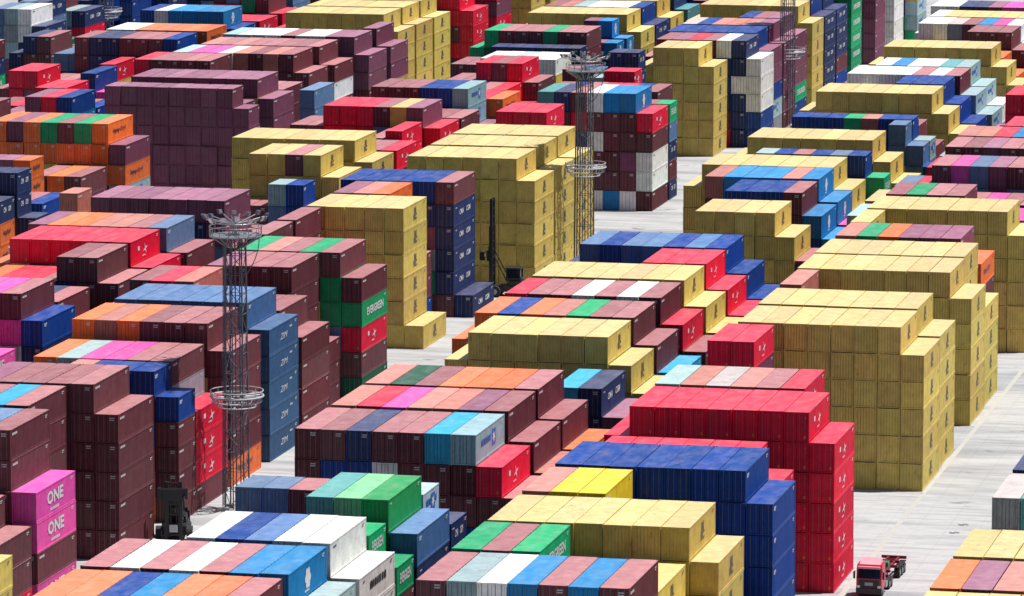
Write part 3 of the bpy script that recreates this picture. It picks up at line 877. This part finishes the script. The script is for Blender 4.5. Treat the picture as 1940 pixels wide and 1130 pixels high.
def put(key, mb, off, col, mats):
    global nv, nl
    V, Lp, N, mi = arrays(key, mb)
    VV.append(V + np.array(off, np.float32)); LOOPS.append(Lp + nv)
    TOTALS.append(N); MI.append(np.array([SMATS.index(m) for m in mats], np.int32)[mi])
    CO.append(np.tile(np.array(tuple(col) + (1,), np.float32), (len(Lp), 1)))
    nv += len(V); nl += len(Lp)


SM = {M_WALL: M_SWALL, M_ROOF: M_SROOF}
for b, B in enumerate(BOX):
    if b in SINGLE: continue
    off = (B['x1'] - CW / 2, B['y0'], B['z0'])
    if TOT[b] == 0:
        key = ('plain', B['L'] > 8, B['h'])
        if key not in TEMPL:
            q = MB(); q.box(-CW / 2 + 0.01, CW / 2 - 0.01, 0.01, B['L'] - 0.01, 0.01, B['h'] - 0.02); TEMPL[key] = (q,)
        put(key, TEMPL[key][0], off, B['col'], [M_SWALL]); continue
    blank = B['c'] == 'y'
    kinds = ['frame', 'walls'] + (['roof'] if SEEN[b][0] or B['k'] == 0 else []) + ([] if blank else ['door_l', 'door_r'])
    if SEEN[b][2] > 12: kinds.append('logo')
    if SEEN[b][1] > 120 and B['c'] in 'mnro': kinds.append('dot' if B['c'] == 'r' else 'print')
    for kd in kinds:
        bl = blank if kd == 'walls' else False; c = B['c'] if kd == 'logo' else ''
        T = template(kd, B['L'], B['h'], bl, c)
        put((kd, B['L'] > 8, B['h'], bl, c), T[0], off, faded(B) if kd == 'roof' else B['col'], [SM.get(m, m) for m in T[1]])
VV = np.concatenate(VV); LOOPS = np.concatenate(LOOPS); TOTALS = np.concatenate(TOTALS); MI = np.concatenate(MI); CO = np.concatenate(CO)
me = bpy.data.meshes.new('container_mass')
me.vertices.add(len(VV)); me.vertices.foreach_set('co', VV.ravel())
me.loops.add(len(LOOPS)); me.loops.foreach_set('vertex_index', LOOPS)
me.polygons.add(len(TOTALS))
me.polygons.foreach_set('loop_start', np.concatenate([[0], np.cumsum(TOTALS)[:-1]]).astype(np.int32))
for m_ in SMATS: me.materials.append(m_)
me.polygons.foreach_set('material_index', MI)
ca = me.color_attributes.new('paint', 'FLOAT_COLOR', 'CORNER'); ca.data.foreach_set('color', CO.ravel())
me.update(calc_edges=True)
me.shade_flat()
mass = link('container_stacks', me)
mass['kind'] = 'stuff'; mass['label'] = 'many more stacked shipping containers filling the far and inner rows of the yard'; mass['category'] = 'containers'


# ------------------------------------------------------------------ lamp towers
def light_tower(x, y, crown_z, ring_z, label, col_mat=M_TOWER, rod=2.6):
    t = thing('light_tower', label, 'light tower', (x, y, 0), 0, 'lattice lamp towers of the yard')
    b = MB(); w = 1.0; n = int(crown_z / 2.0); st = crown_z / n
    legs = [(-w, -w), (w, -w), (w, w), (-w, w)]
    for lx, ly in legs: b.tube((lx, ly, 0), (lx * 0.82, ly * 0.82, crown_z), 0.095, 6)
    for i in range(n):
        z0, z1 = i * st, (i + 1) * st; s0, s1 = 1 - 0.18 * z0 / crown_z, 1 - 0.18 * z1 / crown_z
        for k in range(4):
            (ax, ay), (cx, cy) = legs[k], legs[(k + 1) % 4]
            if i % 2: (ax, ay), (cx, cy) = (cx, cy), (ax, ay)
            b.tube((ax * s0, ay * s0, z0), (cx * s1, cy * s1, z1), 0.042, 5)
            b.tube((ax * s1, ay * s1, z1), (cx * s1, cy * s1, z1), 0.038, 5)
    for ax, ay in ((-0.35, -0.3), (0.3, 0.35), (0.05, -0.45)): b.tube((ax, ay, 0), (ax, ay, crown_z), 0.07, 5)      # cable ducts inside
    link('mast', b.mesh('tower_mast', [col_mat]), t)
    b = MB()
    for i in range(4): b.box(*sorted((legs[i][0] - 0.4, legs[i][0] + 0.4)), *sorted((legs[i][1] - 0.4, legs[i][1] + 0.4)), 0, 0.35)
    link('footing', b.mesh('tower_footing', [M_GROUND]), t)
    b = MB(); lx = -1.5                                  # caged ladder on the left side
    for q in (-0.22, 0.22): b.tube((lx, q, 0.3), (lx + 0.25, q, crown_z - 0.3), 0.05, 5)
    for i in range(int(crown_z / 0.6)): b.box(lx + 0.25 * i * 0.6 / crown_z - 0.02, lx + 0.25 * i * 0.6 / crown_z + 0.02, -0.22, 0.22, 0.5 + i * 0.6, 0.54 + i * 0.6)
    for i in range(2, int(crown_z / 2.4)): b.tube((lx, 0, i * 2.4), (-w * 0.9, 0, i * 2.4), 0.04, 4)
    link('ladder', b.mesh('tower_ladder', [col_mat]), t)
    b = MB(); R = 2.75                                   # lower ring: the lamp hoist carriage
    b.ring((0, 0, ring_z), R, 0.11, 32, 6); b.ring((0, 0, ring_z + 0.55), R, 0.05, 32, 5); b.ring((0, 0, ring_z - 0.55), R * 0.93, 0.09, 32, 5); b.ring((0, 0, ring_z - 1.1), R * 0.72, 0.07, 28, 5)
    for i in range(12):
        a = 2 * math.pi * i / 12; ca, sa = math.cos(a), math.sin(a)
        b.tube((R * ca, R * sa, ring_z), (0.95 * ca, 0.95 * sa, ring_z - 0.1), 0.05, 4)
        b.tube((R * ca, R * sa, ring_z), (R * ca, R * sa, ring_z + 0.55), 0.035, 4)
        b.tube((R * ca, R * sa, ring_z), (R * 0.72 * ca, R * 0.72 * sa, ring_z - 1.1), 0.05, 4)
    link('ring_platform', b.mesh('tower_ring', [M_RING]), t)
    b = MB(); R = 2.7; z = crown_z                       # crown platform with railing
    b.disc((0, 0), 0.5, R, z - 0.12, z, 28)
    for q in (0.45, 0.9): b.ring((0, 0, z + q), R, 0.045, 28, 5)
    for i in range(16):
        a = 2 * math.pi * i / 16; b.tube((R * math.cos(a), R * math.sin(a), z), (R * math.cos(a), R * math.sin(a), z + 0.9), 0.035, 4)
        b.tube((R * math.cos(a), R * math.sin(a), z - 0.1), (0.8 * math.cos(a), 0.8 * math.sin(a), z - 1.3), 0.05, 4)
    link('crown_platform', b.mesh('tower_crown', [M_STEEL]), t)
    b = MB()
    b.ring((0, 0, z + 1.3), 2.1, 0.07, 24, 5)
    for i in range(12):
        a = 2 * math.pi * i / 12 + 0.13; b.tube((0.15 * math.cos(a), 0.15 * math.sin(a), z + 1.1), (3.25 * math.cos(a), 3.25 * math.sin(a), z + 1.75), 0.06, 5)
    b.tube((0, 0, z), (0, 0, z + 1.9), 0.16, 6)
    link('lamp_arm', b.mesh('tower_arms', [M_STEEL]), t)
    f = MB()                                             # one floodlight: tilted housing with a bright front
    f.poly([(0.0, -0.36, -0.1), (0.0, 0.36, -0.1), (0.45, 0.36, 0.55), (0.45, -0.36, 0.55)], 1)
    f.poly([(-0.25, -0.24, 0.1), (-0.05, -0.24, 0.55), (-0.05, 0.24, 0.55), (-0.25, 0.24, 0.1)], 0)
    for s in (-1, 1): f.poly([(0.0, s * 0.36, -0.1), (0.45, s * 0.36, 0.55), (-0.05, s * 0.24, 0.55), (-0.25, s * 0.24, 0.1)][::s], 0)
    f.poly([(0.45, -0.36, 0.55), (0.45, 0.36, 0.55), (-0.05, 0.24, 0.55), (-0.05, -0.24, 0.55)], 0)
    f.poly([(0.0, 0.36, -0.1), (0.0, -0.36, -0.1), (-0.25, -0.24, 0.1), (-0.25, 0.24, 0.1)], 0)
    f.v = [(p[0] * 0.72, p[1] * 0.72, p[2] * 0.72) for p in f.v]
    fm = f.mesh('floodlight', [M_TOWER, M_LAMP])
    for i in range(14):
        a = 2 * math.pi * i / 14 + 0.1; rr = 3.0 + 0.25 * (i % 2)
        o = link('floodlight', fm, t, (rr * math.cos(a), rr * math.sin(a), z + 1.55 + 0.15 * (i % 3))); o.rotation_euler = (0, 0, a)
    b = MB(); b.tube((-0.6, 0, z), (-0.75, 0, z + rod), 0.05, 5, 0, 0.02); b.tube((0.25, 0, z + 1.0), (-0.5, 0, z + rod * 0.75), 0.05, 5)
    link('lightning_rod', b.mesh('tower_rod', [M_STEEL]), t)
    b = MB(); p = (2.5, 0, z - 0.2)                       # power cable looping back to the mast
    for i in range(1, 9):
        s = i / 8.0; q = (2.5 - 1.6 * s * s, 0, z - 0.2 - 4.2 * s); b.tube(p, q, 0.05, 5); p = q
    link('cable', b.mesh('tower_cable', [M_TOWER]), t)
    return t


light_tower(-144.9, 521.0, 28.6, 11.9, 'grey lattice lamp tower in front of the long blue roof')
light_tower(-145.5, 700.0, 27.6, 14.4, 'grey lattice lamp tower beside the triple yellow block and white boxes')
light_tower(-147.9, 879.0, 29.0, 12.7, 'dark lattice lamp tower with its crown cut off by the picture top')
light_tower(-280.1, 921.2, 29.0, 13.0, 'pale lattice lamp tower between blue stacks in the upper left')


# ------------------------------------------------------------------ empty-container handlers
def wheel(par, x, y, r, w, name='wheel'):
    b = MB(); b.tube((x - w / 2, y, r), (x + w / 2, y, r), r, 18)
    o = link(name, b.mesh('tyre', [M_TYRE]), par)
    b = MB(); b.tube((x - w / 2 - 0.02, y, r), (x + w / 2 + 0.02, y, r), r * 0.5, 12)
    link('rim', b.mesh('rim', [M_STEEL]), o)
    return o


def handler(loc, rz, mast_h, spread_z, arm, label, plate_front=False):
    t = thing('container_handler', label, 'forklift', loc, rz, 'empty container handlers')
    b = MB(); b.box(-1.25, 1.25, -3.2, 1.6, 0.7, 1.5); b.box(-1.1, 1.1, -3.0, -0.4, 1.5, 2.1); b.box(-1.6, 1.6, 1.0, 1.6, 0.6, 1.3)
    link('chassis', b.mesh('handler_chassis', [M_HBLACK]), t)
    b = MB(); b.box(-1.3, 1.3, -3.9, -3.2, 0.55, 2.2); b.box(-1.1, 1.1, -3.7, -3.2, 2.2, 2.5)
    cwt = link('counterweight', b.mesh('handler_counterweight', [M_HBLACK]), t)
    b = MB(); b.box(-0.5, 0.5, -3.93, -3.9, 0.95, 1.75); link('rear_plate', b.mesh('handler_plate', [M_WHITE]), cwt)
    if plate_front:
        b = MB(); b.box(-0.42, 0.42, 2.12, 2.3, 1.0, 1.75); link('front_plate', b.mesh('handler_plate', [M_WHITE]), t)
    b = MB()
    for sx in (-0.8, 0.8):
        for yy in (-1.9, -0.1): b.box(sx - 0.07, sx + 0.07, yy - 0.07, yy + 0.07, 2.1, 3.7)
    b.box(-0.95, 0.95, -2.05, 0.05, 3.7, 3.85); b.box(-0.85, 0.85, -2.0, 0.0, 2.1, 2.5)
    cab = link('cab', b.mesh('handler_cab', [M_HBLACK]), t)
    b = MB(); b.box(-0.78, 0.78, -1.85, -0.15, 2.5, 3.7); link('window', b.mesh('handler_glass', [M_GLASS]), cab)
    b = MB()
    for sx in (-0.75, 0.75):
        b.box(sx - 0.16, sx + 0.16, 1.75, 2.25, 0.25, mast_h * 0.72); b.box(sx - 0.12 - 0.16 * (sx > 0), sx + 0.12 + 0.16 * (sx < 0), 1.8, 2.15, 0.5, mast_h)
    for i in range(int(mast_h / 1.1) + 1): b.box(-0.62, 0.62, 1.85, 2.05, 0.6 + i * 1.1 * (mast_h - 0.9) / (int(mast_h / 1.1) * 1.1), 0.78 + i * 1.1 * (mast_h - 0.9) / (int(mast_h / 1.1) * 1.1))
    for sx in (-0.3, 0.3): b.tube((sx, 2.0, 0.6), (sx, 2.0, mast_h * 0.9), 0.07, 6)
    for sx in (-1, 1): b.tube((sx * 0.75, 1.8, mast_h * 0.45), (sx * 0.9, -0.4, 1.6), 0.08, 6)
    link('mast', b.mesh('handler_mast', [M_HBLACK]), t)
    b = MB(); b.box(-1.1, 1.1, 2.25, 2.5, spread_z - 0.9, spread_z + 0.4); b.box(-arm, arm, 2.4, 2.75, spread_z - 0.1, spread_z + 0.35)
    for sx in (-1, 1):
        b.box(sx * arm - 0.15, sx * arm + 0.15, 2.4, 3.1, spread_z - 0.6, spread_z + 0.5); b.tube((sx * 0.9, 2.45, spread_z - 0.7), (sx * arm * 0.9, 2.5, spread_z), 0.08, 5)
    sp = link('spreader', b.mesh('handler_spreader', [M_HBLACK]), t)
    for sx in (-1, 1):
        b = MB(); b.box(sx * arm - 0.17, sx * arm + 0.17, 2.38, 2.42, spread_z - 0.1, spread_z + 0.3); link('warning_plate', b.mesh('warning_plate', [M_AMBER]), sp)
    b = MB(); b.tube((0.6, -1.7, 3.85), (0.6, -1.7, 4.05), 0.1, 10); link('beacon', b.mesh('beacon', [M_AMBER]), cab)
    for sx in (-1, 1):
        wheel(t, sx * 1.55, 1.3, 0.75, 0.6); wheel(t, sx * 1.25, -2.5, 0.6, 0.45)
    return t


handler((-146.85, 504.6, 0), math.pi + 0.22, 6.1, 5.1, 1.35, 'black container handler beside the dark maroon wall at the left', True)
handler((-151.0, 676.0, 0), math.radians(90), 12.9, 5.6, 2.6, 'black handler with tall raised mast before the triple yellow block')


# ------------------------------------------------------------------ the red truck
def truck(loc, rz, label):
    t = thing('truck', label, 'truck', loc, rz)
    b = MB(); w = 1.22                                   # cab: side profile pushed across
    prof = [(0.0, 0.55), (0.0, 1.75), (0.22, 2.75), (0.45, 3.05), (1.9, 3.1), (1.9, 0.75), (0.9, 0.75)]
    for s in (-1, 1): b.poly([(s * w, p[0], p[1]) for p in (prof if s < 0 else prof[::-1])])
    for p, q in zip(prof, prof[1:] + prof[:1]): b.poly([(-w, p[0], p[1]), (w, p[0], p[1]), (w, q[0], q[1]), (-w, q[0], q[1])][::-1])
    cab = link('cab', b.mesh('truck_cab', [M_TRED]), t)
    b = MB(); b.poly([(-1.08, -0.012, 1.78), (1.08, -0.012, 1.78), (1.02, 0.195, 2.7), (-1.02, 0.195, 2.7)])
    for s in (-1, 1): b.poly([(s * (w + 0.012), 0.35, 1.75), (s * (w + 0.012), 1.2, 1.75), (s * (w + 0.012), 1.15, 2.6), (s * (w + 0.012), 0.5, 2.6)][::s])
    link('window', b.mesh('truck_glass', [M_GLASS]), cab)
    b = MB(); b.box(-1.0, 1.0, -0.03, 0.0, 0.9, 1.66); b.box(-1.23, 1.23, -0.12, 0.3, 0.3, 0.86)
    link('grille', b.mesh('truck_grille', [M_HBLACK]), cab)
    b = MB(); b.box(-0.4, 0.4, -0.05, -0.03, 1.1, 1.4); link('badge', b.mesh('truck_badge', [M_STEEL]), cab)
    for s in (-1, 1):
        b = MB(); b.box(*sorted((s * 0.85, s * 1.15)), -0.06, -0.01, 0.85, 1.1); link('headlight', b.mesh('headlight', [M_LAMP]), cab)
        b = MB(); b.box(*sorted((s * 1.32, s * 1.5)), -0.12, 0.02, 1.75, 2.45); b.tube((s * 1.2, 0.2, 2.5), (s * 1.4, -0.05, 2.45), 0.03, 4); link('mirror', b.mesh('mirror', [M_HBLACK]), cab)
    b = MB()                                             # pale roof deflector and sun visor
    b.poly([(-1.0, 0.45, 3.06), (1.0, 0.45, 3.06), (0.95, 1.7, 3.55), (-0.95, 1.7, 3.55)]); b.poly([(-0.95, 1.7, 3.55), (0.95, 1.7, 3.55), (1.0, 1.85, 3.1), (-1.0, 1.85, 3.1)])
    for s in (-1, 1): b.poly([(s * 1.0, 0.45, 3.06), (s * 0.95, 1.7, 3.55), (s * 1.0, 1.85, 3.1)][::s])
    b.box(-1.05, 1.05, -0.08, 0.22, 2.72, 2.92)
    link('roof_deflector', b.mesh('truck_roof', [M_TPINK]), cab)
    b = MB(); b.box(-0.5, 0.5, 1.9, 5.9, 0.7, 1.0); b.box(-1.2, -0.55, 2.2, 3.3, 0.5, 1.1); b.box(-1.1, 1.1, 2.0, 2.2, 0.9, 2.6); b.box(-0.6, 0.6, 4.2, 5.2, 1.0, 1.22)
    link('chassis', b.mesh('truck_chassis', [M_TDARK]), t)
    b = MB(); b.box(0.55, 1.2, 2.3, 3.4, 0.5, 1.05); link('fuel_tank', b.mesh('truck_tank', [M_STEEL]), t)
    for s in (-1, 1):
        wheel(t, s * 1.0, 1.05, 0.52, 0.36); wheel(t, s * 0.95, 4.3, 0.52, 0.55); wheel(t, s * 0.95, 5.5, 0.52, 0.55)
    tr = thing('trailer', 'empty red skeletal trailer coupled behind the red truck', 'trailer', (loc[0], loc[1], 0), rz)
    b = MB()
    for s in (-1, 1):
        b.box(*sorted((s * 0.42, s * 0.58)), 3.6, 13.4, 1.23, 1.5)
    for i, yy in enumerate((3.7, 6.0, 8.4, 10.8, 13.1)):
        hw = 1.22 if i in (0, 4, 2) else 0.95
        b.box(-hw, hw, yy - 0.13, yy + 0.13, 1.26, 1.53)
    for yy in (4.9, 7.2, 9.6, 12.0): b.box(-0.42, 0.42, yy - 0.06, yy + 0.06, 1.3, 1.45)
    link('frame', b.mesh('trailer_frame', [M_TDARK]), tr)
    for s in (-1, 1):
        for yy in (10.0, 11.3, 12.6): wheel(tr, s * 0.92, yy, 0.5, 0.55)
        b = MB(); b.box(*sorted((s * 0.62, s * 1.2)), 9.4, 13.2, 1.08, 1.14); link('mudguard', b.mesh('mudguard', [M_HBLACK]), tr)
        b = MB(); b.box(*sorted((s * 0.6, s * 0.75)), 5.8, 6.0, 0.1, 1.23); link('support_leg', b.mesh('support_leg', [M_STEEL]), tr)
    b = MB(); b.box(-0.45, 0.45, 7.4, 8.3, 1.5, 1.95); link('tool_box', b.mesh('tool_box', [M_GREEN]), tr)


truck((-74.4, 490.6, 0), math.radians(-2), 'red cab-over truck facing the camera on the concrete road')

# two round covers in the road
for x, y in ((-70.6, 529.0), (-70.9, 524.5)):
    b = MB(); b.disc((0, 0), 0.0, 0.55, 0.0, 0.02, 20); b.ring((0, 0, 0.012), 0.5, 0.015, 20, 4)
    o = link('manhole_cover', b.mesh('manhole_cover', [M_STEEL]), None, (x, y, 0.003))
    o['category'] = 'manhole cover'; o['group'] = 'manhole covers'
    o['label'] = 'round steel manhole cover in the road, %s of the pair' % ('farther' if y > 526 else 'nearer')
